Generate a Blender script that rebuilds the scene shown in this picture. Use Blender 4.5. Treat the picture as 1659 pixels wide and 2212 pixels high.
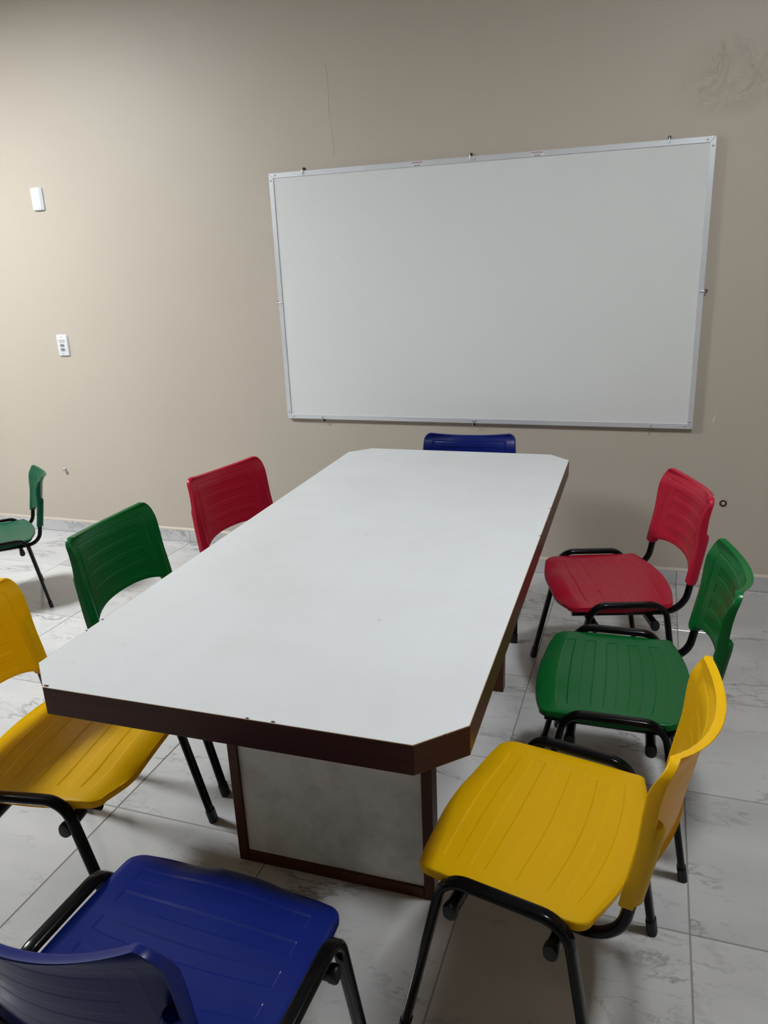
import bpy, bmesh, math, random
from mathutils import Vector, Matrix

for o in list(bpy.data.objects):
    bpy.data.objects.remove(o)
SC = bpy.context.scene
C = SC.collection

# ------------------------------------------------------------------ camera
IMG_W, IMG_H = 1659, 2212
FOCAL = 1667.0
CAM_POS = Vector((0.8206, -3.6783, 1.5431))
YAW, PITCH, ROLL = 0.3423, -0.3160, -0.0433
fwd = Vector((-math.sin(YAW) * math.cos(PITCH), math.cos(YAW) * math.cos(PITCH), math.sin(PITCH)))
rgt = Vector((math.cos(YAW), math.sin(YAW), 0))
upv = rgt.cross(fwd)
r2 = rgt * math.cos(ROLL) + upv * math.sin(ROLL)
u2 = -rgt * math.sin(ROLL) + upv * math.cos(ROLL)
cam_data = bpy.data.cameras.new('camera')
cam_data.sensor_fit = 'VERTICAL'
cam_data.sensor_height = 24.0
cam_data.sensor_width = 24.0 * IMG_W / IMG_H
cam_data.lens = FOCAL / IMG_H * 24.0
cam_data.clip_start = 0.02
cam = bpy.data.objects.new('camera', cam_data)
M = Matrix.Identity(4)
for i in range(3):
    M[i][0], M[i][1], M[i][2], M[i][3] = r2[i], u2[i], -fwd[i], CAM_POS[i]
cam.matrix_world = M
C.objects.link(cam)
SC.camera = cam

# ------------------------------------------------------------------ world, lamps, exposure
world = bpy.data.worlds.new('world')
SC.world = world
world.use_nodes = True
world.node_tree.nodes['Background'].inputs[0].default_value = (0.75, 0.8, 0.9, 1)
world.node_tree.nodes['Background'].inputs[1].default_value = 0.05
SC.view_settings.view_transform = 'Standard'
SC.view_settings.look = 'None'
SC.view_settings.gamma = 1
SC.view_settings.use_curve_mapping = False
SC.view_settings.exposure = 1.78
LAMPS = [  # x, y, half size, emission of the ceiling panels of the room
    (-3.0, -1.9, 0.30, 40.0),
    (1.27, -2.00, 0.12, 60.0),
]
CEIL = 2.95
ROOM_L, ROOM_R, ROOM_F = -5.6, 3.2, -7.4

# ------------------------------------------------------------------ materials
def new_mat(name):
    m = bpy.data.materials.new(name)
    m.use_nodes = True
    nt = m.node_tree
    return m, nt, nt.nodes['Principled BSDF']

def node(nt, typ, **kw):
    n = nt.nodes.new(typ)
    for k, v in kw.items():
        setattr(n, k, v)
    return n

def plastic(name, col, rough=0.36, trans=0.22):
    m, nt, b = new_mat(name)
    tc = node(nt, 'ShaderNodeTexCoord')
    n2 = node(nt, 'ShaderNodeTexNoise')
    n2.inputs['Scale'].default_value = 9
    n2.inputs['Detail'].default_value = 5
    nt.links.new(tc.outputs['Object'], n2.inputs['Vector'])
    mr = node(nt, 'ShaderNodeMapRange')
    mr.inputs['To Min'].default_value = rough - 0.03
    mr.inputs['To Max'].default_value = rough + 0.04
    nt.links.new(n2.outputs['Fac'], mr.inputs['Value'])
    nt.links.new(mr.outputs['Result'], b.inputs['Roughness'])
    b.inputs['Base Color'].default_value = (*col, 1)
    b.inputs['Specular IOR Level'].default_value = 0.28
    # thin moulded shell: some light comes through from behind
    tr = node(nt, 'ShaderNodeBsdfTranslucent')
    tr.inputs['Color'].default_value = (min(1, col[0] * 1.15), min(1, col[1] * 1.05), col[2], 1)
    mxs = node(nt, 'ShaderNodeMixShader')
    mxs.inputs['Fac'].default_value = trans
    nt.links.new(b.outputs[0], mxs.inputs[1])
    nt.links.new(tr.outputs[0], mxs.inputs[2])
    nt.links.new(mxs.outputs[0], nt.nodes['Material Output'].inputs['Surface'])
    return m

def flat(name, col, rough=0.5, metal=0.0, spec=0.5):
    m, nt, b = new_mat(name)
    tc = node(nt, 'ShaderNodeTexCoord')
    n = node(nt, 'ShaderNodeTexNoise')
    n.inputs['Scale'].default_value = 40
    nt.links.new(tc.outputs['Object'], n.inputs['Vector'])
    mr = node(nt, 'ShaderNodeMapRange')
    mr.inputs['To Min'].default_value = rough * 0.9
    mr.inputs['To Max'].default_value = min(1, rough * 1.1)
    nt.links.new(n.outputs['Fac'], mr.inputs['Value'])
    nt.links.new(mr.outputs['Result'], b.inputs['Roughness'])
    b.inputs['Base Color'].default_value = (*col, 1)
    b.inputs['Metallic'].default_value = metal
    b.inputs['Specular IOR Level'].default_value = spec
    return m

def wall_mat(name, col, patch=None):
    m, nt, b = new_mat(name)
    L = nt.links.new
    tc = node(nt, 'ShaderNodeTexCoord')
    n = node(nt, 'ShaderNodeTexNoise')
    n.inputs['Scale'].default_value = 1.3
    n.inputs['Detail'].default_value = 6
    L(tc.outputs['Object'], n.inputs['Vector'])
    mx = node(nt, 'ShaderNodeMix', data_type='RGBA')
    mx.inputs['A'].default_value = (col[0] * 0.96, col[1] * 0.96, col[2] * 0.95, 1)
    mx.inputs['B'].default_value = (col[0] * 1.04, col[1] * 1.035, col[2] * 1.03, 1)
    L(n.outputs['Fac'], mx.inputs['Factor'])
    L(mx.outputs['Result'], b.inputs['Base Color'])
    b.inputs['Roughness'].default_value = 0.5
    b.inputs['Specular IOR Level'].default_value = 0.40
    # trowel relief: broad waves plus fine orange peel
    w = node(nt, 'ShaderNodeTexNoise')
    w.inputs['Scale'].default_value = 3.0
    w.inputs['Detail'].default_value = 3
    L(tc.outputs['Object'], w.inputs['Vector'])
    fi = node(nt, 'ShaderNodeTexNoise')
    fi.inputs['Scale'].default_value = 160
    fi.inputs['Detail'].default_value = 3
    L(tc.outputs['Object'], fi.inputs['Vector'])
    b1 = node(nt, 'ShaderNodeBump')
    b1.inputs['Strength'].default_value = 0.25
    b1.inputs['Distance'].default_value = 0.02
    L(w.outputs['Fac'], b1.inputs['Height'])
    b2 = node(nt, 'ShaderNodeBump')
    b2.inputs['Strength'].default_value = 0.08
    b2.inputs['Distance'].default_value = 0.002
    L(fi.outputs['Fac'], b2.inputs['Height'])
    L(b1.outputs['Normal'], b2.inputs['Normal'])
    last = b2
    if patch:   # a rough, badly smoothed repair in the plaster
        sub = node(nt, 'ShaderNodeVectorMath', operation='SUBTRACT')
        sub.inputs[1].default_value = patch
        L(tc.outputs['Object'], sub.inputs[0])
        sc = node(nt, 'ShaderNodeVectorMath', operation='MULTIPLY')
        sc.inputs[1].default_value = (1.0, 0.0, 1.5)
        L(sub.outputs[0], sc.inputs[0])
        ln = node(nt, 'ShaderNodeVectorMath', operation='LENGTH')
        L(sc.outputs[0], ln.inputs[0])
        mr = node(nt, 'ShaderNodeMapRange', interpolation_type='SMOOTHSTEP')
        mr.inputs['From Min'].default_value = 0.26
        mr.inputs['From Max'].default_value = 0.08
        L(ln.outputs['Value'], mr.inputs['Value'])
        pn = node(nt, 'ShaderNodeTexNoise')
        pn.inputs['Scale'].default_value = 14
        pn.inputs['Detail'].default_value = 6
        pn.inputs['Distortion'].default_value = 1.2
        L(tc.outputs['Object'], pn.inputs['Vector'])
        mu = node(nt, 'ShaderNodeMath', operation='MULTIPLY')
        L(mr.outputs['Result'], mu.inputs[0])
        L(pn.outputs['Fac'], mu.inputs[1])
        b3 = node(nt, 'ShaderNodeBump')
        b3.inputs['Strength'].default_value = 0.8
        b3.inputs['Distance'].default_value = 0.03
        L(mu.outputs[0], b3.inputs['Height'])
        L(b2.outputs['Normal'], b3.inputs['Normal'])
        last = b3
    L(last.outputs['Normal'], b.inputs['Normal'])
    return m

def marble_mat(name):
    m, nt, b = new_mat(name)
    L = nt.links.new
    tc = node(nt, 'ShaderNodeTexCoord')
    oi = node(nt, 'ShaderNodeObjectInfo')
    mul = node(nt, 'ShaderNodeMath', operation='MULTIPLY')
    mul.inputs[1].default_value = 57.0
    L(oi.outputs['Random'], mul.inputs[0])
    cx = node(nt, 'ShaderNodeCombineXYZ')
    L(mul.outputs[0], cx.inputs[0])
    L(mul.outputs[0], cx.inputs[1])
    L(mul.outputs[0], cx.inputs[2])
    add = node(nt, 'ShaderNodeVectorMath', operation='ADD')
    L(tc.outputs['Object'], add.inputs[0])
    L(cx.outputs[0], add.inputs[1])
    mp = node(nt, 'ShaderNodeMapping')
    mp.inputs['Rotation'].default_value = (0, 0, -0.6)
    mp.inputs['Scale'].default_value = (0.75, 1.9, 1.0)
    L(add.outputs[0], mp.inputs['Vector'])

    def ridge(scale, det, width, dist):
        n = node(nt, 'ShaderNodeTexNoise')
        n.inputs['Scale'].default_value = scale
        n.inputs['Detail'].default_value = det
        n.inputs['Roughness'].default_value = 0.62
        n.inputs['Distortion'].default_value = dist
        L(mp.outputs[0], n.inputs['Vector'])
        s = node(nt, 'ShaderNodeMath', operation='SUBTRACT')
        s.inputs[1].default_value = 0.5
        L(n.outputs['Fac'], s.inputs[0])
        a = node(nt, 'ShaderNodeMath', operation='ABSOLUTE')
        L(s.outputs[0], a.inputs[0])
        r = node(nt, 'ShaderNodeMapRange')
        r.inputs['From Min'].default_value = 0.0
        r.inputs['From Max'].default_value = width
        r.inputs['To Min'].default_value = 1.0
        r.inputs['To Max'].default_value = 0.0
        L(a.outputs[0], r.inputs['Value'])
        return r
    v1 = ridge(1.7, 8, 0.014, 0.3)
    v2 = ridge(3.4, 6, 0.012, 0.5)
    mk = node(nt, 'ShaderNodeTexNoise')
    mk.inputs['Scale'].default_value = 3.2
    mk.inputs['Detail'].default_value = 4
    L(add.outputs[0], mk.inputs['Vector'])
    mkr = node(nt, 'ShaderNodeMapRange')
    mkr.inputs['From Min'].default_value = 0.43
    mkr.inputs['From Max'].default_value = 0.60
    L(mk.outputs['Fac'], mkr.inputs['Value'])
    a1 = node(nt, 'ShaderNodeMath', operation='MAXIMUM')
    L(v1.outputs['Result'], a1.inputs[0])
    h = node(nt, 'ShaderNodeMath', operation='MULTIPLY')
    h.inputs[1].default_value = 0.5
    L(v2.outputs['Result'], h.inputs[0])
    L(h.outputs[0], a1.inputs[1])
    a2 = node(nt, 'ShaderNodeMath', operation='MULTIPLY')
    L(a1.outputs[0], a2.inputs[0])
    L(mkr.outputs['Result'], a2.inputs[1])
    a3 = node(nt, 'ShaderNodeMath', operation='MULTIPLY')
    a3.inputs[1].default_value = 0.82
    L(a2.outputs[0], a3.inputs[0])
    cl = node(nt, 'ShaderNodeTexNoise')
    cl.inputs['Scale'].default_value = 2.2
    cl.inputs['Detail'].default_value = 5
    L(mp.outputs[0], cl.inputs['Vector'])
    base = node(nt, 'ShaderNodeMix', data_type='RGBA')
    base.inputs['A'].default_value = (0.44, 0.44, 0.447, 1)
    base.inputs['B'].default_value = (0.555, 0.55, 0.548, 1)
    clr = node(nt, 'ShaderNodeMapRange')
    clr.inputs['From Min'].default_value = 0.3
    clr.inputs['From Max'].default_value = 0.62
    L(cl.outputs['Fac'], clr.inputs['Value'])
    L(clr.outputs['Result'], base.inputs['Factor'])
    mx = node(nt, 'ShaderNodeMix', data_type='RGBA')
    mx.inputs['B'].default_value = (0.17, 0.165, 0.16, 1)
    L(base.outputs['Result'], mx.inputs['A'])
    L(a3.outputs[0], mx.inputs['Factor'])
    L(mx.outputs['Result'], b.inputs['Base Color'])
    b.inputs['Roughness'].default_value = 0.13
    b.inputs['Specular IOR Level'].default_value = 0.5
    return m

def laminate_mat(name, col, dirt, dirt_amt, rough=0.33, scale=2.6):
    m, nt, b = new_mat(name)
    L = nt.links.new
    tc = node(nt, 'ShaderNodeTexCoord')
    n = node(nt, 'ShaderNodeTexNoise')
    n.inputs['Scale'].default_value = scale
    n.inputs['Detail'].default_value = 8
    n.inputs['Roughness'].default_value = 0.65
    L(tc.outputs['Object'], n.inputs['Vector'])
    r = node(nt, 'ShaderNodeMapRange')
    r.inputs['From Min'].default_value = 0.45
    r.inputs['From Max'].default_value = 0.75
    r.inputs['To Max'].default_value = dirt_amt
    L(n.outputs['Fac'], r.inputs['Value'])
    mx = node(nt, 'ShaderNodeMix', data_type='RGBA')
    mx.inputs['A'].default_value = (*col, 1)
    mx.inputs['B'].default_value = (*dirt, 1)
    L(r.outputs['Result'], mx.inputs['Factor'])
    # sparse specks
    v = node(nt, 'ShaderNodeTexNoise')
    v.inputs['Scale'].default_value = 60
    v.inputs['Detail'].default_value = 2
    L(tc.outputs['Object'], v.inputs['Vector'])
    vr = node(nt, 'ShaderNodeMapRange')
    vr.inputs['From Min'].default_value = 0.765
    vr.inputs['From Max'].default_value = 0.80
    vr.inputs['To Max'].default_value = 0.55
    L(v.outputs['Fac'], vr.inputs['Value'])
    mx2 = node(nt, 'ShaderNodeMix', data_type='RGBA')
    mx2.inputs['B'].default_value = (0.16, 0.13, 0.10, 1)
    L(mx.outputs['Result'], mx2.inputs['A'])
    L(vr.outputs['Result'], mx2.inputs['Factor'])
    L(mx2.outputs['Result'], b.inputs['Base Color'])
    rr = node(nt, 'ShaderNodeMapRange')
    rr.inputs['To Min'].default_value = rough - 0.08
    rr.inputs['To Max'].default_value = rough + 0.14
    L(n.outputs['Fac'], rr.inputs['Value'])
    L(rr.outputs['Result'], b.inputs['Roughness'])
    return m

def wood_mat(name, a, c, rough=0.32):
    m, nt, b = new_mat(name)
    L = nt.links.new
    tc = node(nt, 'ShaderNodeTexCoord')
    mp = node(nt, 'ShaderNodeMapping')
    mp.inputs['Scale'].default_value = (3.0, 3.0, 60.0)
    L(tc.outputs['Object'], mp.inputs['Vector'])
    n = node(nt, 'ShaderNodeTexNoise')
    n.inputs['Scale'].default_value = 1.0
    n.inputs['Detail'].default_value = 6
    n.inputs['Distortion'].default_value = 0.6
    L(mp.outputs[0], n.inputs['Vector'])
    mx = node(nt, 'ShaderNodeMix', data_type='RGBA')
    mx.inputs['A'].default_value = (*a, 1)
    mx.inputs['B'].default_value = (*c, 1)
    L(n.outputs['Fac'], mx.inputs['Factor'])
    L(mx.outputs['Result'], b.inputs['Base Color'])
    b.inputs['Roughness'].default_value = rough
    b.inputs['Specular IOR Level'].default_value = 0.22
    bp = node(nt, 'ShaderNodeBump')
    bp.inputs['Strength'].default_value = 0.08
    bp.inputs['Distance'].default_value = 0.001
    L(n.outputs['Fac'], bp.inputs['Height'])
    L(bp.outputs['Normal'], b.inputs['Normal'])
    return m

def metal_mat(name, col, rough, metallic=0.85):
    m, nt, b = new_mat(name)
    L = nt.links.new
    tc = node(nt, 'ShaderNodeTexCoord')
    n = node(nt, 'ShaderNodeTexNoise')
    n.inputs['Scale'].default_value = 25
    n.inputs['Detail'].default_value = 4
    L(tc.outputs['Object'], n.inputs['Vector'])
    r = node(nt, 'ShaderNodeMapRange')
    r.inputs['To Min'].default_value = rough - 0.06
    r.inputs['To Max'].default_value = rough + 0.08
    L(n.outputs['Fac'], r.inputs['Value'])
    L(r.outputs['Result'], b.inputs['Roughness'])
    b.inputs['Base Color'].default_value = (*col, 1)
    b.inputs['Metallic'].default_value = metallic
    return m

def emit_mat(name, strength):
    m = bpy.data.materials.new(name)
    m.use_nodes = True
    nt = m.node_tree
    nt.nodes.remove(nt.nodes['Principled BSDF'])
    e = node(nt, 'ShaderNodeEmission')
    e.inputs['Color'].default_value = (0.95, 0.985, 1.0, 1)
    e.inputs['Strength'].default_value = strength
    nt.links.new(e.outputs[0], nt.nodes['Material Output'].inputs['Surface'])
    return m

WALL_COL = (0.475, 0.422, 0.355)
MAT = {
    'wall': wall_mat('beige_wall_paint', WALL_COL, patch=(1.03, 0.0, 2.19)),
    'wall2': wall_mat('beige_wall_paint_plain', WALL_COL),
    'ceiling': flat('white_ceiling_paint', (0.48, 0.48, 0.47), 0.8),
    'marble': marble_mat('white_marble_tile'),
    'grout': flat('grey_grout', (0.26, 0.235, 0.20), 0.8),
    'top': laminate_mat('white_laminate', (0.63, 0.645, 0.655), (0.56, 0.56, 0.555), 0.55),
    'panel': laminate_mat('stained_white_laminate', (0.76, 0.76, 0.74), (0.40, 0.39, 0.36), 0.85, 0.45, 6.0),
    'wood': wood_mat('dark_red_brown_wood', (0.050, 0.013, 0.005), (0.090, 0.025, 0.009), 0.36),
    'raw': flat('bare_wood_edge', (0.36, 0.23, 0.13), 0.7),
    'board': flat('whiteboard_enamel', (0.70, 0.715, 0.71), 0.26),
    'alu': metal_mat('brushed_aluminium', (0.74, 0.76, 0.80), 0.36, 0.45),
    'steel': metal_mat('zinc_steel', (0.62, 0.64, 0.66), 0.25),
    'dark': flat('dark_plastic', (0.012, 0.012, 0.014), 0.4),
    'black': flat('black_gloss_paint', (0.003, 0.003, 0.0035), 0.17, 0.0, 0.18),
    'rubber': flat('black_rubber', (0.008, 0.008, 0.009), 0.45, 0.0, 0.35),
    'plate': flat('white_switch_plastic', (0.66, 0.68, 0.71), 0.3),
    'plate_grey': flat('grey_socket_module', (0.48, 0.47, 0.45), 0.4),
    'socket': flat('socket_recess_grey', (0.27, 0.27, 0.26), 0.5),
    'scratch': flat('bare_plaster', (0.62, 0.60, 0.54), 0.8),
    'label': flat('label_paper', (0.74, 0.72, 0.74), 0.5),
    'label_red': flat('label_red_ink', (0.36, 0.07, 0.10), 0.5),
    'label_violet': flat('label_violet_ink', (0.18, 0.12, 0.26), 0.5),
    'label_dark': flat('label_dark_ink', (0.10, 0.10, 0.11), 0.5),
    'red': plastic('red_plastic', (0.50, 0.012, 0.040), 0.28),
    'green': plastic('green_plastic', (0.005, 0.140, 0.030), 0.24),
    'yellow': plastic('yellow_plastic', (0.84, 0.51, 0.002), 0.32),
    'blue': plastic('blue_plastic', (0.005, 0.016, 0.165), 0.30),
    'mint': plastic('teal_green_plastic', (0.006, 0.095, 0.048), 0.28),
}

# ------------------------------------------------------------------ helpers
def link(name, me, mat, parent=None, loc=None):
    o = bpy.data.objects.new(name, me)
    if mat is not None and len(me.materials) == 0:
        me.materials.append(mat)
    C.objects.link(o)
    if parent is not None:
        o.parent = parent
    if loc is not None:
        o.location = loc
    return o

def bm_mesh(bm, name, smooth=None):
    bmesh.ops.recalc_face_normals(bm, faces=bm.faces)
    me = bpy.data.meshes.new(name)
    bm.to_mesh(me)
    bm.free()
    if smooth is not None:
        for p in me.polygons:
            p.use_smooth = True
        me.set_sharp_from_angle(angle=math.radians(smooth))
    return me

def box_bm(x0, x1, y0, y1, z0, z1, bev=0.0, seg=1, bm=None):
    own = bm is None
    t = bmesh.new()
    v = [t.verts.new((x, y, z)) for z in (z0, z1) for y in (y0, y1) for x in (x0, x1)]
    for f in ((0, 2, 3, 1), (4, 5, 7, 6), (0, 1, 5, 4), (2, 6, 7, 3), (0, 4, 6, 2), (1, 3, 7, 5)):
        t.faces.new([v[i] for i in f])
    if bev > 0:
        bmesh.ops.bevel(t, geom=list(t.edges), offset=bev, segments=seg, affect='EDGES', profile=0.5)
    if own:
        return t
    me = bpy.data.meshes.new('tmp')
    t.to_mesh(me)
    t.free()
    bm.from_mesh(me)
    bpy.data.meshes.remove(me)
    return bm

def box(name, ext, mat, parent=None, bev=0.0, seg=1):
    return link(name, bm_mesh(box_bm(*ext, bev, seg), name, 40 if bev else None), mat, parent)

def prism_bm(poly, z0, z1, bev=0.0):
    bm = bmesh.new()
    lo = [bm.verts.new((x, y, z0)) for x, y in poly]
    hi = [bm.verts.new((x, y, z1)) for x, y in poly]
    n = len(poly)
    bm.faces.new(lo[::-1])
    bm.faces.new(hi)
    for i in range(n):
        bm.faces.new((lo[i], lo[(i + 1) % n], hi[(i + 1) % n], hi[i]))
    if bev:
        bmesh.ops.bevel(bm, geom=list(bm.edges), offset=bev, segments=1, affect='EDGES')
    return bm

def tag(o, label, cat, group=None):
    o['label'] = label
    o['category'] = cat
    if group:
        o['group'] = group
    return o

def struct(o):
    o['kind'] = 'structure'
    return o

def empty(name, loc, rz=0.0):
    o = bpy.data.objects.new(name, None)
    o.empty_display_size = 0.1
    C.objects.link(o)
    o.location = loc
    o.rotation_euler = (0, 0, rz)
    return o

def lathe_bm(profile, axis, seg=16):
    """profile: (r, h) pairs, spun about an axis ('y-' points into the room from the wall)."""
    bm = bmesh.new()
    rings = []
    for r, h in profile:
        ring = []
        for i in range(seg):
            a = 2 * math.pi * i / seg
            c, s = r * math.cos(a), r * math.sin(a)
            p = {'z': (c, s, h), 'y-': (c, -h, s), 'x': (h, c, s)}[axis]
            ring.append(bm.verts.new(p))
        rings.append(ring)
    for a, b in zip(rings, rings[1:]):
        for i in range(seg):
            bm.faces.new((a[i], a[(i + 1) % seg], b[(i + 1) % seg], b[i]))
    bm.faces.new(rings[0][::-1])
    bm.faces.new(rings[-1])
    return bm

def stadium(hx, hn, n=5):
    """Oblong tube section, hx half width along x, hn half height along the in-plane normal."""
    pts = []
    r = min(hx, hn) * 0.98
    for cx, cn, a0 in ((hx - r, hn - r, 0), (-(hx - r), hn - r, 90), (-(hx - r), -(hn - r), 180), (hx - r, -(hn - r), 270)):
        for i in range(n):
            a = math.radians(a0 + 90 * i / (n - 1))
            pts.append((cx + r * math.cos(a), cn + r * math.sin(a)))
    out = []
    for p in pts:
        if not out or (abs(p[0] - out[-1][0]) + abs(p[1] - out[-1][1])) > 1e-5:
            out.append(p)
    if abs(out[0][0] - out[-1][0]) + abs(out[0][1] - out[-1][1]) < 1e-5:
        out.pop()
    return out

def sweep_bm(path, x0, hx, hn, cap=True):
    """Sweep an oblong section along a path [(y, z)] in the plane x = x0."""
    sec = stadium(hx, hn)
    bm = bmesh.new()
    rings = []
    for i, (y, z) in enumerate(path):
        a = path[max(0, i - 1)]
        b = path[min(len(path) - 1, i + 1)]
        t = Vector((b[0] - a[0], b[1] - a[1])).normalized()
        nrm = Vector((-t.y, t.x))
        rings.append([bm.verts.new((x0 + sx, y + nrm.x * sn, z + nrm.y * sn)) for sx, sn in sec])
    n = len(sec)
    for a, b in zip(rings, rings[1:]):
        for i in range(n):
            bm.faces.new((a[i], a[(i + 1) % n], b[(i + 1) % n], b[i]))
    if cap:
        bm.faces.new(rings[0][::-1])
        bm.faces.new(rings[-1])
    return bm

def fillet(pts, radii, seg=7):
    """Round the corners of a 2D polyline."""
    out = [Vector(pts[0])]
    for i in range(1, len(pts) - 1):
        p, q, r = Vector(pts[i - 1]), Vector(pts[i]), Vector(pts[i + 1])
        d1, d2 = (p - q).normalized(), (r - q).normalized()
        ang = d1.angle(d2)
        tl = radii[i - 1] / math.tan(ang / 2)
        s, e = q + d1 * tl, q + d2 * tl
        cen = q + (d1 + d2).normalized() * (radii[i - 1] / math.sin(ang / 2))
        a0 = math.atan2(s.y - cen.y, s.x - cen.x)
        a1 = math.atan2(e.y - cen.y, e.x - cen.x)
        da = (a1 - a0 + math.pi) % (2 * math.pi) - math.pi
        for k in range(seg + 1):
            a = a0 + da * k / seg
            out.append(cen + Vector((math.cos(a), math.sin(a))) * radii[i - 1])
    out.append(Vector(pts[-1]))
    return [(v.x, v.y) for v in out]

def smooth01(t):
    t = max(0.0, min(1.0, t))
    return t * t * (3 - 2 * t)

# ------------------------------------------------------------------ room shell
TILE = 0.5393
X0, Y1 = -1.711, 0.5014
GAP = 0.0034
floor = struct(box('floor', (ROOM_L, ROOM_R, ROOM_F, 0.0, -0.05, -0.0015), MAT['grout']))
i0 = math.floor((ROOM_L - X0) / TILE)
i1 = math.ceil((ROOM_R - X0) / TILE)
j1 = math.ceil((-ROOM_F - Y1) / TILE)
tile_cache = {}
def tile_mesh(w, d):
    key = (round(w, 4), round(d, 4))
    if key not in tile_cache:
        me = bm_mesh(box_bm(-w / 2, w / 2, -d / 2, d / 2, -0.008, 0.0, 0.0012), 'floor_tile', None)
        me.materials.append(MAT['marble'])
        tile_cache[key] = me
    return tile_cache[key]
for i in range(i0, i1):
    xa, xb = max(ROOM_L, X0 + i * TILE) + GAP / 2, min(ROOM_R, X0 + (i + 1) * TILE) - GAP / 2
    if xb - xa < 0.02:
        continue
    for j in range(-1, j1):
        ya = max(ROOM_F, -Y1 - (j + 1) * TILE) + GAP / 2
        yb = min(-0.0, -Y1 - j * TILE) - GAP / 2
        if yb - ya < 0.02:
            continue
        t = link('floor_tile', tile_mesh(xb - xa, yb - ya), None, floor)
        t.location = ((xa + xb) / 2, (ya + yb) / 2, 0)

wall_back = struct(box('wall_back', (ROOM_L - 0.12, ROOM_R + 0.12, 0.0, 0.12, -0.05, CEIL), MAT['wall']))
struct(box('wall_left', (ROOM_L - 0.12, ROOM_L, ROOM_F, 0.0, -0.05, CEIL), MAT['wall2']))
struct(box('wall_right', (ROOM_R, ROOM_R + 0.12, ROOM_F, 0.0, -0.05, CEIL), MAT['wall2']))
struct(box('wall_front', (ROOM_L - 0.12, ROOM_R + 0.12, ROOM_F - 0.12, ROOM_F, -0.05, CEIL), MAT['wall2']))
struct(box('ceiling', (ROOM_L - 0.12, ROOM_R + 0.12, ROOM_F - 0.12, 0.12, CEIL, CEIL + 0.1), MAT['ceiling']))

# tiled baseboard of the whiteboard wall with a painted plaster ledge on top
BH, BT = 0.0705, 0.009
base = struct(box('baseboard_back', (ROOM_L, ROOM_R, -0.003, 0.0, 0.0, BH), MAT['grout']))
cuts = sorted([ROOM_L] + [X0 + i * TILE for i in range(i0 + 1, i1)] + [X0 - 2 * TILE - 0.175] + [ROOM_R])
for a, b in zip(cuts, cuts[1:]):
    if b - a < 0.03:
        continue
    w = b - a - 0.002
    me = bm_mesh(box_bm(-w / 2, w / 2, -BT, -0.001, 0.0015, BH, 0.0008), 'baseboard_tile')
    t = link('baseboard_tile', me, MAT['marble'], base)
    t.location = ((a + b) / 2, 0, 0)
bm = bmesh.new()
N = 120
prev = None
random.seed(3)
for k in range(N + 1):
    x = ROOM_L + (ROOM_R - ROOM_L) * k / N
    h = 0.007 + 0.003 * random.random()
    ring = [bm.verts.new((x, 0.0, BH)), bm.verts.new((x, -BT - 0.001, BH)), bm.verts.new((x, -BT, BH + 0.003)), bm.verts.new((x, -0.002, BH + h + 0.004)), bm.verts.new((x, 0.0, BH + h + 0.005))]
    if prev:
        for q in range(4):
            bm.faces.new((prev[q], prev[q + 1], ring[q + 1], ring[q]))
    prev = ring
led = link('plaster_ledge', bm_mesh(bm, 'plaster_ledge', 50), MAT['wall2'], base)

# hairline crack and scratch in the plaster
def ribbon(name, pts, wid, mat, parent, thick=0.0008):
    bm = bmesh.new()
    rings = []
    for k, (x, z) in enumerate(pts):
        w = wid * (0.4 + 0.6 * math.sin(math.pi * (k + 0.5) / len(pts)))
        rings.append([bm.verts.new((x - w, -0.0001, z)), bm.verts.new((x - w * 0.25, -thick, z)), bm.verts.new((x + w * 0.35, -thick, z)), bm.verts.new((x + w, -0.0001, z))])
    for a, b in zip(rings, rings[1:]):
        for q in range(3):
            bm.faces.new((a[q], a[q + 1], b[q + 1], b[q]))
    return link(name, bm_mesh(bm, name, 80), mat, parent)
random.seed(8)
pts = []
for k in range(36):
    t = k / 35
    pts.append((-0.681 + 0.014 * t + 0.004 * math.sin(9 * t) + random.uniform(-.0014, .0014), 2.40 - 0.385 * t))
ribbon('plaster_crack', pts, 0.0034, MAT['wall2'], wall_back, 0.0013)
ribbon('plaster_scratch', [(1.096, 0.826), (1.091, 0.820), (1.088, 0.812), (1.087, 0.804), (1.085, 0.797), (1.085, 0.790)], 0.0032, MAT['scratch'], wall_back, 0.0006)

# ceiling light panels
for k, (lx, ly, hs, em) in enumerate(LAMPS):
    t = empty('ceiling_light', (lx, ly, CEIL))
    tag(t, ['square white ceiling panel light on the left side of the room', 'small square white ceiling panel light above the right row of chairs'][k], 'ceiling light', 'ceiling panel lights')
    box('frame', (-hs - 0.02, hs + 0.02, -hs - 0.02, hs + 0.02, -0.028, 0.0), MAT['plate'], t, 0.003)
    d = box('diffuser', (-hs, hs, -hs, hs, -0.034, -0.0285), emit_mat('lamp_glow', em), t)

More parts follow.
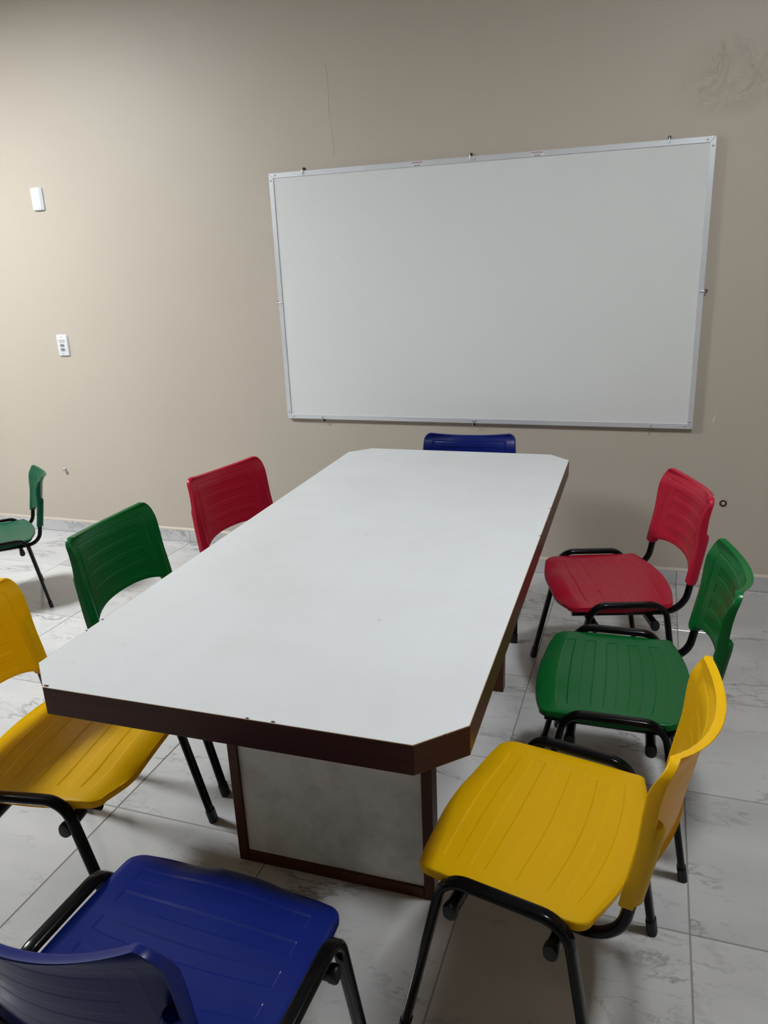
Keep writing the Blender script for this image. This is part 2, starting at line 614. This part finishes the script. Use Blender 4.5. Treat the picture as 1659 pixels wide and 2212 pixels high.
# ------------------------------------------------------------------ whiteboard
ZB, BHGT, BD = 0.7638, 1.196, 0.022
wb = empty('whiteboard', (0, 0, ZB))
tag(wb, 'large whiteboard in an aluminium frame hung on the beige wall', 'whiteboard')
FW = 0.023
box('writing_surface', (-1.0 + FW * 0.6, 1.0 - FW * 0.6, -BD + 0.004, -0.003, FW * 0.6, BHGT - FW * 0.6), MAT['board'], wb)
def rail(name, quad, mat):
    """mitred rail: outer edge pair then inner edge pair, L-shaped lip"""
    (ax, az), (bx_, bz), (cx_, cz), (dx, dz) = quad
    bm = bmesh.new()
    yf, yb = -BD, -0.0015
    lo = [bm.verts.new((x, yb, z)) for x, z in quad]
    hi = [bm.verts.new((x, yf, z)) for x, z in quad]
    bm.faces.new(lo)
    bm.faces.new(hi[::-1])
    for i in range(4):
        bm.faces.new((lo[i], hi[i], hi[(i + 1) % 4], lo[(i + 1) % 4]))
    bmesh.ops.recalc_face_normals(bm, faces=bm.faces)
    bmesh.ops.bevel(bm, geom=list(bm.edges), offset=0.0008, segments=1, affect='EDGES')
    return link(name, bm_mesh(bm, name), mat, wb)
g = 0.0004
rail('frame_rail', [(-1 + g, BHGT), (1 - g, BHGT), (1 - FW - g, BHGT - FW), (-1 + FW + g, BHGT - FW)], MAT['alu'])
rail('frame_rail', [(-1 + g, 0), (1 - g, 0), (1 - FW - g, FW), (-1 + FW + g, FW)], MAT['alu'])
rail('frame_rail', [(-1, g), (-1 + FW, FW + g), (-1 + FW, BHGT - FW - g), (-1, BHGT - g)], MAT['alu'])
rail('frame_rail', [(1, g), (1 - FW, FW + g), (1 - FW, BHGT - FW - g), (1, BHGT - g)], MAT['alu'])
rivet_me = bm_mesh(lathe_bm([(0.0052, 0), (0.005, 0.0012), (0.0036, 0.0026), (0.0015, 0.0032)], 'y-', 12), 'rivet', 60)
rivet_me.materials.append(MAT['steel'])
m_ = FW / 2
for (x, z) in [(-1 + 0.034, BHGT - m_ + 0.001), (-1 + m_ - .001, BHGT - 0.034), (1 - 0.034, BHGT - m_), (1 - m_, BHGT - 0.036),
               (-1 + 0.034, m_ + .002), (-1 + m_, 0.034), (1 - 0.034, m_ + .001), (1 - m_ - .003, 0.033), (0.012, m_ + .003), (0.012, BHGT - m_)]:
    r = link('rivet', rivet_me, None, wb)
    r.location = (x, -BD + 0.0002, z)
# hanging hooks round the frame: an L-hook screwed into the wall that grips the rail
def hook_mesh():
    bm = bmesh.new()
    path = [(0.0, 0.010), (-0.016, 0.010), (-BD - 0.004, 0.010), (-BD - 0.005, 0.006), (-BD - 0.005, -0.016)]
    p2 = fillet(path[:3] + [path[4]], [0.001, 0.004], 4)
    prevr = None
    for i, (y, z) in enumerate(p2):
        a, b = p2[max(0, i - 1)], p2[min(len(p2) - 1, i + 1)]
        t = Vector((b[0] - a[0], b[1] - a[1])).normalized()
        n = Vector((-t.y, t.x))
        ring = [bm.verts.new((0.0022 * math.cos(q * math.pi / 4), y + n.x * 0.0022 * math.sin(q * math.pi / 4), z + n.y * 0.0022 * math.sin(q * math.pi / 4))) for q in range(8)]
        if prevr:
            for q in range(8):
                bm.faces.new((prevr[q], prevr[(q + 1) % 8], ring[(q + 1) % 8], ring[q]))
        else:
            bm.faces.new(ring)
        prevr = ring
    bm.faces.new(prevr)
    return bm_mesh(bm, 'hook', 60)
hook_me = hook_mesh()
hook_me.materials.append(MAT['steel'])
plug_me = bm_mesh(lathe_bm([(0.0065, 0), (0.0065, 0.003), (0.0045, 0.009)], 'y-', 12), 'wall_plug', 60)
plug_me.materials.append(MAT['dark'])
for x, z, ang in [(-0.82, BHGT, 0), (-0.007, BHGT, 0), (0.821, BHGT, 0), (-0.799, 0, math.pi), (0.0, 0, math.pi), (0.824, 0, math.pi),
                  (-1.0, 0.592, -math.pi / 2), (1.0, 0.596, math.pi / 2)]:
    h = link('hook', hook_me, None, wb)
    h.location = (x, 0, z)
    h.rotation_euler = (0, ang, 0)
    p = link('wall_plug', plug_me, None, h)
    p.location = (0, 0, 0.010)
# two small printed stickers on the top rail (three lines of tiny print each)
for x in (-0.251, 0.289):
    s = box('sticker', (x - 0.028, x + 0.028, -BD - 0.0005, -BD, BHGT - 0.0215, BHGT - 0.002), MAT['label'], wb)
    for zz, hw, hh, mt in ((-0.0055, 0.026, 0.0013, 'label_red'), (-0.0095, 0.025, 0.0010, 'label_violet'), (-0.0185, 0.016, 0.0015, 'label_dark')):
        random.seed(int(1000 * zz))
        xx = x - hw
        bm = bmesh.new()
        while xx < x + hw - 0.002:
            wq = random.uniform(0.002, 0.006)
            box_bm(xx, min(xx + wq, x + hw), -BD - 0.0008, -BD - 0.0005, BHGT + zz - hh, BHGT + zz + hh, bm=bm)
            xx += wq + 0.0008
        link('print_line', bm_mesh(bm, 'print_line'), MAT[mt], s)

# ------------------------------------------------------------------ small wall fittings
def plate_bm(w, h, d, inset):
    """rounded cover plate on the wall, sides sloping in to a raised face"""
    bm = bmesh.new()
    def ring(hw, hh, y, r):
        pts = []
        for cx, cz, a0 in ((hw - r, hh - r, 0), (-(hw - r), hh - r, 90), (-(hw - r), -(hh - r), 180), (hw - r, -(hh - r), 270)):
            for i in range(4):
                a = math.radians(a0 + 30 * i)
                pts.append(bm.verts.new((cx + r * math.cos(a), y, cz + r * math.sin(a))))
        return pts
    rs = [ring(w / 2, h / 2, 0, 0.008), ring(w / 2, h / 2, -d * 0.35, 0.008), ring(w / 2 - inset * 0.75, h / 2 - 0.003, -d * 0.92, 0.007), ring(w / 2 - inset, h / 2 - 0.005, -d, 0.006)]
    for a, b in zip(rs, rs[1:]):
        for i in range(16):
            bm.faces.new((a[i], a[(i + 1) % 16], b[(i + 1) % 16], b[i]))
    bm.faces.new(rs[-1])
    bm.faces.new(rs[0][::-1])
    return bm
t = empty('blank_cover_plate', (-2.411, 0, 1.932))
tag(t, 'blank white cover plate high on the beige wall at the left', 'cover plate')
link('plate', bm_mesh(plate_bm(0.078, 0.118, 0.016, 0.017), 'plate', 35), MAT['plate'], t)
for s in (-1, 1):
    box('clip_tab', (-0.0125, 0.0125, -0.0168, -0.0155, s * 0.042 - 0.0115, s * 0.042 + 0.0115), MAT['plate'], t, 0.0006)
t = empty('power_outlet', (-2.402, 0, 1.150))
tag(t, 'white wall outlet plate with two grey sockets below the blank cover plate', 'outlet')
link('plate', bm_mesh(plate_bm(0.078, 0.120, 0.011, 0.006), 'plate', 35), MAT['plate'], t)
box('blank_module', (-0.0205, 0.0205, -0.0122, -0.0105, 0.0145, 0.034), MAT['plate_grey'], t, 0.0008)
for z in (0.0, -0.0235):
    m = box('socket_module', (-0.0205, 0.0205, -0.0122, -0.0105, z - 0.0105, z + 0.0105), MAT['plate'], t, 0.0008)
    hexp = [(-0.0175, 0), (-0.010, 0.0085), (0.010, 0.0085), (0.0175, 0), (0.010, -0.0085), (-0.010, -0.0085)]
    bm = prism_bm(hexp, 0.0, 0.0012)
    bmesh.ops.transform(bm, matrix=Matrix.Translation((0, -0.0121, z)) @ Matrix.Rotation(math.pi / 2, 4, 'X'), verts=bm.verts)
    link('socket_recess', bm_mesh(bm, 'socket_recess'), MAT['socket'], m)
    bm = lathe_bm([(0.0026, 0), (0.0026, 0.0006)], 'y-', 10)
    for v in bm.verts:
        v.co += Vector((0.006, -0.0132, z))
    link('pin_hole', bm_mesh(bm, 'pin_hole'), MAT['dark'], m)
    bm = lathe_bm([(0.0026, 0), (0.0026, 0.0006)], 'y-', 10)
    for v in bm.verts:
        v.co += Vector((-0.006, -0.0132, z))
    link('pin_hole', bm_mesh(bm, 'pin_hole'), MAT['dark'], m)
for z in (0.047, -0.047):
    bm = lathe_bm([(0.0034, 0), (0.003, 0.0014)], 'y-', 10)
    for v in bm.verts:
        v.co += Vector((0, -0.011, z))
    link('screw', bm_mesh(bm, 'screw'), MAT['steel'], t)
o = link('wall_bolt', bm_mesh(lathe_bm([(0.006, 0), (0.006, 0.014), (0.011, 0.0145), (0.0115, 0.020), (0.009, 0.0225), (0.004, 0.0225), (0.003, 0.018)], 'y-', 14), 'wall_bolt', 40), MAT['steel'])
o.location = (-2.54, 0, 0.407)
tag(o, 'small metal bolt head sticking out of the wall above the baseboard', 'bolt')
t = empty('conduit_end', (1.159, 0, 0.419))
tag(t, 'small capped conduit with a black ring in the wall beside the red chair', 'conduit')
bm = bmesh.new()
seg = 24
rg = []
for r, y in ((0.0155, -0.0003), (0.0155, -0.003), (0.0090, -0.003), (0.0090, -0.0003)):
    rg.append([bm.verts.new((r * math.cos(2 * math.pi * i / seg), y, r * math.sin(2 * math.pi * i / seg))) for i in range(seg)])
for a, b in zip(rg, rg[1:] + rg[:1]):
    for i in range(seg):
        bm.faces.new((a[i], a[(i + 1) % seg], b[(i + 1) % seg], b[i]))
link('ring', bm_mesh(bm, 'ring', 40), MAT['dark'], t)
link('cap', bm_mesh(lathe_bm([(0.0089, 0.0003), (0.0085, 0.0022), (0.004, 0.0026)], 'y-', 20), 'cap', 40), MAT['wall2'], t)

# ------------------------------------------------------------------ table
TL, TW, TC, TZ, TH = 2.092, 0.953, 0.083, 0.742, 0.063
tb = empty('meeting_table', (0.058, -1.550, 0), 0.015)
tag(tb, 'long white laminate table with cut corners and dark wood edge', 'table')
hw, hl, c = TW / 2, TL / 2, TC
octo = [(-hw, -hl + c), (-hw + c, -hl), (hw - c, -hl), (hw, -hl + c), (hw, hl - c), (hw - c, hl), (-hw + c, hl), (-hw, hl - c)]
BAND = 0.010
def inset_poly(poly, d):
    out = []
    n = len(poly)
    for i in range(n):
        p, q, r = Vector(poly[i - 1]), Vector(poly[i]), Vector(poly[(i + 1) % n])
        e1, e2 = (q - p).normalized(), (r - q).normalized()
        n1, n2 = Vector((-e1.y, e1.x)), Vector((-e2.y, e2.x))
        b = (n1 + n2).normalized()
        out.append(tuple(q + b * (d / b.dot(n1))))
    return out
inner = inset_poly(octo, BAND)
link('tabletop', bm_mesh(prism_bm(inset_poly(octo, 0.0012), TZ - 0.0018, TZ, 0.0004), 'tabletop'), MAT['top'], tb)
link('core_board', bm_mesh(prism_bm(inset_poly(octo, BAND + 0.0004), TZ - TH + 0.012, TZ - 0.0020), 'core_board'), MAT['raw'], tb)
for i in range(8):
    j = (i + 1) % 8
    a, b, ci, di = octo[i], octo[j], inner[j], inner[i]
    bm = prism_bm([a, b, ci, di], TZ - TH, TZ - 0.0020)
    bmesh.ops.bevel(bm, geom=list(bm.edges), offset=0.0009, segments=1, affect='EDGES')
    link('edge_board', bm_mesh(bm, 'edge_board'), MAT['wood'], tb)
# pale bare line where laminate meets the band
bm = bmesh.new()
lo = [bm.verts.new((x, y, TZ - 0.0021)) for x, y in inset_poly(octo, 0.0004)]
hi = [bm.verts.new((x, y, TZ - 0.0004)) for x, y in inset_poly(octo, 0.0004)]
li = [bm.verts.new((x, y, TZ - 0.0021)) for x, y in inset_poly(octo, 0.0012)]
hi2 = [bm.verts.new((x, y, TZ - 0.0004)) for x, y in inset_poly(octo, 0.0012)]
for i in range(8):
    j = (i + 1) % 8
    bm.faces.new((lo[i], lo[j], hi[j], hi[i]))
    bm.faces.new((hi[i], hi[j], hi2[j], hi2[i]))
    bm.faces.new((hi2[i], hi2[j], li[j], li[i]))
    bm.faces.new((li[i], li[j], lo[j], lo[i]))
link('laminate_edge', bm_mesh(bm, 'laminate_edge'), MAT['raw'], tb)
# splinters and chips on the worn edge
random.seed(5)
for (x, y, s) in [(0.125, -hl + 0.004, 0.007), (0.072, -hl + 0.003, 0.006), (hw - 0.035, -hl + 0.044, 0.007), (-hw + c + 0.004, -hl + 0.006, 0.012), (-hw + 0.003, -hl + 0.24, 0.006), (-hw + 0.003, -hl + 0.30, 0.006), (hw - 0.003, 0.32, 0.008), (hw - 0.003, 0.05, 0.006)]:
    poly = []
    for k in range(7):
        a = 2 * math.pi * k / 7
        rr = 0.6 * s * random.uniform(0.45, 1.0)
        poly.append((x + rr * 1.3 * math.cos(a), y + rr * 0.6 * math.sin(a)))
    link('edge_chip', bm_mesh(prism_bm(poly, TZ - 0.001, TZ + 0.0012, 0.0003), 'edge_chip'), MAT['wood'], tb)

def pedestal(name, xc, yn, width=0.549, thick=0.047):
    """framed panel leg: two stiles, two rails and a recessed laminate sheet; yn = camera-side face"""
    x0, x1 = xc - width / 2, xc + width / 2
    y0, y1 = yn, yn + thick
    z1 = TZ - TH + 0.010
    p = empty(name, (0, 0, 0))
    p.parent = tb
    sw, rw = 0.027, 0.032
    box('stile', (x0, x0 + sw, y0, y1, 0.0, z1), MAT['wood'], p, 0.001)
    box('stile', (x1 - sw, x1, y0, y1, 0.0, z1), MAT['wood'], p, 0.001)
    box('rail', (x0 + sw + 0.0004, x1 - sw - 0.0004, y0 + 0.0004, y1, 0.0, rw), MAT['wood'], p, 0.001)
    box('rail', (x0 + sw + 0.0004, x1 - sw - 0.0004, y0 + 0.0004, y1, z1 - rw, z1), MAT['wood'], p, 0.001)
    box('panel_sheet', (x0 + sw + 0.0004, x1 - sw - 0.0004, y0 + 0.008, y1 - 0.008, rw + 0.0004, z1 - rw - 0.0004), MAT['panel'], p)
    return p
pedestal('pedestal', 0.0405, -0.650)
pedestal('pedestal', 0.0405, 0.366)
box('spine_board', (0.0305, 0.0505, -0.6028, 0.3658, 0.30, TZ - TH + 0.010), MAT['wood'], tb, 0.001)

# ------------------------------------------------------------------ chairs
SEAT_Z = 0.436
def lines(ranges, lo, hi, n):
    """sorted grid lines in [lo, hi] with doubled lines at both ends of each recess"""
    s = set([round(lo + (hi - lo) * i / n, 5) for i in range(n + 1)])
    crisp = []
    for a, b, e in ranges:
        g = min(0.35 * e, 0.005)
        crisp += [a - e - g, a - e, a, a + g, b - g, b, b + e, b + e + g]
    s = [v for v in s if all(abs(v - q) > 0.006 or v in (lo, hi) for q in crisp)]
    return sorted(s + crisp)

def seat_mesh():
    HW, YF, YR, R = 0.225, 0.158, -0.180, 0.022
    strips = [(cv - 0.036, cv + 0.036) for cv in (0.17, 0.335, 0.50, 0.665, 0.825)]
    U = lines([(-0.79, 0.79, 0.012)], -1, 1, 36)
    V = lines([(a, b, 0.007) for a, b in strips], 0, 1, 30)
    for k in (0.006, 0.016, 0.032, 0.055, 0.085):
        V += [k, 1 - k]
    V = sorted(set(V))
    def P(u, v):
        yr = YR - 0.036 * (1 - u * u)
        yf = YF + 0.022 * (1 - abs(u) ** 2.5)
        y = yr + (yf - yr) * v
        d = min(v, 1 - v) * (YF - YR)
        w = HW + 0.004 * math.sin(math.pi * v)
        rc = R if v < 0.5 else 0.033
        if d < rc:
            w -= rc - math.sqrt(max(0, rc * rc - (rc - d) ** 2))
        x = w * u
        z = SEAT_Z
        au = abs(u)
        # dished pan, thigh channels either side of a low middle ridge, falling front edge
        z -= 0.013 * (1 - u * u) ** 0.8 * math.exp(-((v - 0.36) / 0.26) ** 2)
        z -= 0.0065 * math.exp(-((au - 0.55) / 0.24) ** 2) * smooth01((v - 0.55) / 0.45)
        z -= 0.016 * max(0, (v - 0.86) / 0.14) ** 2 * (1 - 0.45 * au ** 4)
        z += 0.006 * max(0, (0.10 - v) / 0.10) ** 2
        if abs(u) <= 0.7901:
            for a, b in strips:
                if a - 1e-4 <= v <= b + 1e-4:
                    z -= 0.0020
        return Vector((x, y, z))
    bm = bmesh.new()
    nu, nv = len(U), len(V)
    top = [[bm.verts.new(P(u, v)) for u in U] for v in V]
    for j in range(nv - 1):
        for i in range(nu - 1):
            bm.faces.new((top[j][i], top[j][i + 1], top[j + 1][i + 1], top[j + 1][i]))
    bot = [[bm.verts.new(Vector((q.co.x * 0.975, q.co.y * 0.97 - 0.0004, q.co.z - 0.0065))) for q in row] for row in top]
    for j in range(nv - 1):
        for i in range(nu - 1):
            bm.faces.new((bot[j][i], bot[j + 1][i], bot[j + 1][i + 1], bot[j][i + 1]))
    idx = [(0, i) for i in range(nu)] + [(j, nu - 1) for j in range(1, nv)] + [(nv - 1, i) for i in range(nu - 2, -1, -1)] + [(j, 0) for j in range(nv - 2, 0, -1)]
    cen = Vector((0, (YF + YR) / 2, 0))
    loops = [[top[j][i] for j, i in idx]]
    for out, dz in ((0.0022, 0.0012), (0.0036, 0.0042), (0.0036, None), (0.0006, None)):
        lp = []
        for (j, i) in idx:
            q = top[j][i].co
            d = Vector((q.x, q.y, 0)) - cen
            d.x *= 0.75
            d.normalize()
            v = V[j]
            skirt = 0.013 + 0.011 * math.sin(math.pi * min(1, max(0, v))) ** 0.7
            drop = dz if dz is not None else skirt
            lp.append(bm.verts.new(Vector((q.x, q.y, q.z - drop)) + d * out))
        loops.append(lp)
    loops.append([bot[j][i] for j, i in idx])
    n = len(idx)
    for a, b in zip(loops, loops[1:]):
        for i in range(n):
            bm.faces.new((a[i], a[(i + 1) % n], b[(i + 1) % n], b[i]))
    return bm_mesh(bm, 'seat', 42)

def back_y(z):
    return -0.214 - 0.175 * (z - 0.497)

def back_mesh():
    strips = [(cv - 0.055, cv + 0.055) for cv in (0.135, 0.335, 0.535, 0.735)]
    U = lines([(-0.62, 0.62, 0.012)], -1, 1, 40)
    for k in (0.012, 0.03, 0.05):
        U += [1 - k, k - 1]
    U = [q for q in U if not 0.785 < abs(q) < 0.825] + [0.795, 0.805, 0.815, -0.795, -0.805, -0.815]
    U += [0.865, -0.865, 0.885, -0.885]
    U = sorted(set(round(q, 5) for q in U))
    Wl = lines([(a, b, 0.010) for a, b in strips], 0, 1, 24)
    Wl += [0.890, 0.8975, 0.905]
    for k in (0.004, 0.012, 0.024, 0.04, 0.06, 0.085):
        Wl += [1 - k]
    Wl = sorted(set(round(q, 5) for q in Wl))
    R = 0.030
    def P(u, w, k=1.0):
        au = abs(u)
        zt = 0.760 + 0.020 * au * au
        if au < 0.865:
            zb = 0.499 + 0.036 * (1 - (au / 0.865) ** 3.0) ** 0.6
        else:
            zb = 0.499
        z = zb + (zt - zb) * w
        hwid = 0.217 - 0.014 * smooth01((z - 0.50) / 0.29)
        d = zt - z
        if d < R:
            hwid -= R - math.sqrt(max(0, R * R - (R - d) ** 2))
        x = hwid * u
        y = back_y(z) - 0.051 * (1 - au ** 2.0)
        y -= 0.015 * smooth01((z - 0.71) / 0.07) ** 1.5
        rec = 0.0
        if (abs(au - 0.805) < 0.002 and w <= 0.8976) or (abs(w - 0.8975) < 0.002 and au <= 0.806):
            rec += 0.0014            # moulded outline groove
        if au <= 0.6201:
            for a, b in strips:
                if a - 1e-4 <= w <= b + 1e-4:
                    rec += 0.0019
        # the outer wings roll back a little over the tube sockets in the lower half
        if au > 0.865:
            y -= 0.008 * ((au - 0.865) / 0.135) ** 1.6 * smooth01((0.72 - z) / 0.12)
        return Vector((x, y - rec * k, z))
    bm = bmesh.new()
    nu, nw = len(U), len(Wl)
    fr = [[bm.verts.new(P(u, w)) for u in U] for w in Wl]
    for j in range(nw - 1):
        for i in range(nu - 1):
            bm.faces.new((fr[j][i], fr[j][i + 1], fr[j + 1][i + 1], fr[j + 1][i]))
    cz = 0.66
    bk = []
    for w in Wl:
        row = []
        for u in U:
            q = P(u, w, 0.25)
            row.append(bm.verts.new(Vector((q.x * 0.965, q.y - 0.0065, cz + (q.z - cz) * 0.965))))
        bk.append(row)
    for j in range(nw - 1):
        for i in range(nu - 1):
            bm.faces.new((bk[j][i], bk[j + 1][i], bk[j + 1][i + 1], bk[j][i + 1]))
    idx = [(0, i) for i in range(nu)] + [(j, nu - 1) for j in range(1, nw)] + [(nw - 1, i) for i in range(nu - 2, -1, -1)] + [(j, 0) for j in range(nw - 2, 0, -1)]
    loops = [[fr[j][i] for j, i in idx]]
    for out, dy, full in ((0.0022, 0.0010, 0), (0.0036, 0.004, 0), (0.0034, 0, 1), (0.0008, 0.001, 1)):
        lp = []
        for (j, i) in idx:
            q = fr[j][i].co
            d = Vector((q.x * 0.9, 0, (q.z - cz)))
            if j == 0 and 0 < i < nu - 1:
                d = Vector((0, 0, -1))
            d.normalize()
            if j == 0:
                depth = 0.011 + 0.013 * smooth01((abs(U[i]) - 0.85) / 0.1)
            else:
                depth = 0.024 - 0.008 * smooth01((q.z - 0.72) / 0.05)
            yy = dy + (depth if full else 0)
            lp.append(bm.verts.new(q + d * out + Vector((0, -yy, 0))))
        loops.append(lp)
    loops.append([bk[j][i] for j, i in idx])
    n = len(idx)
    for a, b in zip(loops, loops[1:]):
        for i in range(n):
            bm.faces.new((a[i], a[(i + 1) % n], b[(i + 1) % n], b[i]))
    return bm_mesh(bm, 'backrest', 42)

TX, TN = 0.0145, 0.0090      # oblong tube half sizes
FX = 0.2445                  # side frames
UX = 0.196                   # back supports
def sleeve_mesh(s):
    path = [(back_y(z) - 0.026, z) for z in (0.4985, 0.502, 0.54, 0.60, 0.64, 0.656, 0.662)]
    sec = stadium(0.0175, 0.0185, 5)
    scl = [0.96, 1, 1, 1, 1, 0.95, 0.8]
    bm = bmesh.new()
    rings = []
    for (y, z), k in zip(path, scl):
        rings.append([bm.verts.new((s * UX + a * k, y + b * k + (1 - k) * 0.016, z)) for a, b in sec])
    n = len(sec)
    for a, b in zip(rings, rings[1:]):
        for i in range(n):
            bm.faces.new((a[i], a[(i + 1) % n], b[(i + 1) % n], b[i]))
    bm.faces.new(rings[0][::-1])
    bm.faces.new(rings[-1])
    return bm_mesh(bm, 'sleeve', 50)

BAR_Z = 0.446
bar_path = fillet([(0.186, 0.02), (0.090, BAR_Z), (-0.146, BAR_Z - 0.003), (-0.215, 0.02)], [0.058, 0.058], 9)
def leg_pt(front, z):
    a, b = ((0.186, 0.02), (0.090, BAR_Z)) if front else ((-0.215, 0.02), (-0.146, BAR_Z - 0.003))
    t = (z - a[1]) / (b[1] - a[1])
    return (a[0] + (b[0] - a[0]) * t, z)
CH = {}
CH['seat'] = seat_mesh()
CH['back'] = back_mesh()
mid = bar_path[1:-1]
for s in (-1, 1):
    CH['bar', s] = bm_mesh(sweep_bm(mid, s * FX, TX, TN), 'side_rail', 50)
    for fr_ in (0, 1):
        end = mid[0] if fr_ else mid[-1]
        lowp = leg_pt(fr_, 0.012)
        CH['leg', s, fr_] = bm_mesh(sweep_bm([lowp, ((lowp[0] + end[0]) / 2, (lowp[1] + end[1]) / 2), end], s * FX, TX, TN), 'leg', 50)
        cp = [leg_pt(fr_, 0.0), leg_pt(fr_, 0.004), leg_pt(fr_, 0.034), leg_pt(fr_, 0.037)]
        bm = sweep_bm(cp, s * FX, TX + 0.0022, TN + 0.0024)
        for v in bm.verts:
            v.co.z = max(v.co.z, 0.0)
        CH['cap', s, fr_] = bm_mesh(bm, 'foot_cap', 50)
    up = fillet([(0.145, 0.401), (-0.222, 0.394), (back_y(0.65) - 0.026, 0.650)], [0.075], 9)
    CH['up', s] = bm_mesh(sweep_bm(up, s * UX, TX * 0.72, TN * 1.25), 'back_support', 50)
    CH['sleeve', s] = sleeve_mesh(s)
def oblong_x(xs, y, z):
    """oblong tube along x through rings (x, half y, half z)"""
    bm = bmesh.new()
    rings = []
    for x, hy, hz in xs:
        rings.append([bm.verts.new((x, y + a, z + b)) for a, b in stadium(hy, hz)])
    n = len(rings[0])
    for a, b in zip(rings, rings[1:]):
        for i in range(n):
            bm.faces.new((a[i], a[(i + 1) % n], b[(i + 1) % n], b[i]))
    bm.faces.new(rings[0][::-1])
    bm.faces.new(rings[-1])
    return bm
CROSS_Y = (0.078, -0.118)
CROSS_Z = 0.366
for y in CROSS_Y:
    CH['cross', y] = bm_mesh(oblong_x([(-0.236, 0.0125, 0.0165), (0.236, 0.0125, 0.0165)], y, CROSS_Z), 'cross_bar', 50)
    for s in (-1, 1):
        CH['plug', y, s] = bm_mesh(oblong_x([(s * 0.234, 0.0142, 0.0178), (s * 0.2445, 0.0145, 0.0180), (s * 0.2485, 0.0125, 0.0160), (s * 0.2495, 0.008, 0.011)], y, CROSS_Z), 'end_cap', 50)
colored = {}
def col_mesh(key, colour):
    if (key, colour) not in colored:
        me = CH[key].copy()
        me.materials.clear()
        me.materials.append(MAT[colour])
        colored[key, colour] = me
    return colored[key, colour]
for k, me in CH.items():
    if k not in ('seat', 'back') and not (isinstance(k, tuple) and k[0] == 'sleeve'):
        me.materials.append(MAT['rubber'] if k[0] in ('cap', 'plug') else MAT['black'])

def chair(x, y, yaw, colour, label, group=None, scale=1.0):
    t = empty('stacking_chair', (x, y, 0), yaw)
    t.scale = (scale,) * 3
    tag(t, label, 'chair', group)
    link('seat', col_mesh('seat', colour), None, t)
    b = link('backrest', col_mesh('back', colour), None, t)
    for s in (-1, 1):
        link('sleeve', col_mesh(('sleeve', s), colour), None, b)
        link('side_rail', CH['bar', s], None, t)
        for f in (1, 0):
            l = link('leg', CH['leg', s, f], None, t)
            link('foot_cap', CH['cap', s, f], None, l)
        link('back_support', CH['up', s], None, t)
    for yy in CROSS_Y:
        cb = link('cross_bar', CH['cross', yy], None, t)
        for s in (-1, 1):
            link('end_cap', CH['plug', yy, s], None, cb)
    return t

G = 'plastic stacking chairs around the white table'
chair(0.690, -1.048, 1.888, 'red', 'red plastic chair right of the table, nearest the wall beside the green chair', G)
chair(0.747, -1.707, 1.605, 'green', 'green plastic chair between the red and yellow chairs right of the table', G)
chair(0.642, -2.338, 1.385, 'yellow', 'whole yellow plastic chair at the near right corner of the table', G)
chair(0.118, -2.820, -0.035, 'blue', 'blue plastic chair at the near end of the table, seen from behind', G)
chair(-0.535, -1.732, -1.561, 'green', 'dark green plastic chair pushed under the left side of the table', G)
chair(-0.505, -1.127, -1.803, 'red', 'red plastic chair pushed under the left side of the table', G)
chair(0.077, -0.612, 3.230, 'blue', 'blue plastic chair at the far end under the whiteboard', G)
chair(-0.468, -2.359, -1.415, 'yellow', 'yellow plastic chair at the near left corner of the table, cut by the photo edge', G)
chair(-2.151, -0.969, 2.409, 'mint', 'small teal green chair standing apart in the far left, cut by the photo edge', None, 0.81)
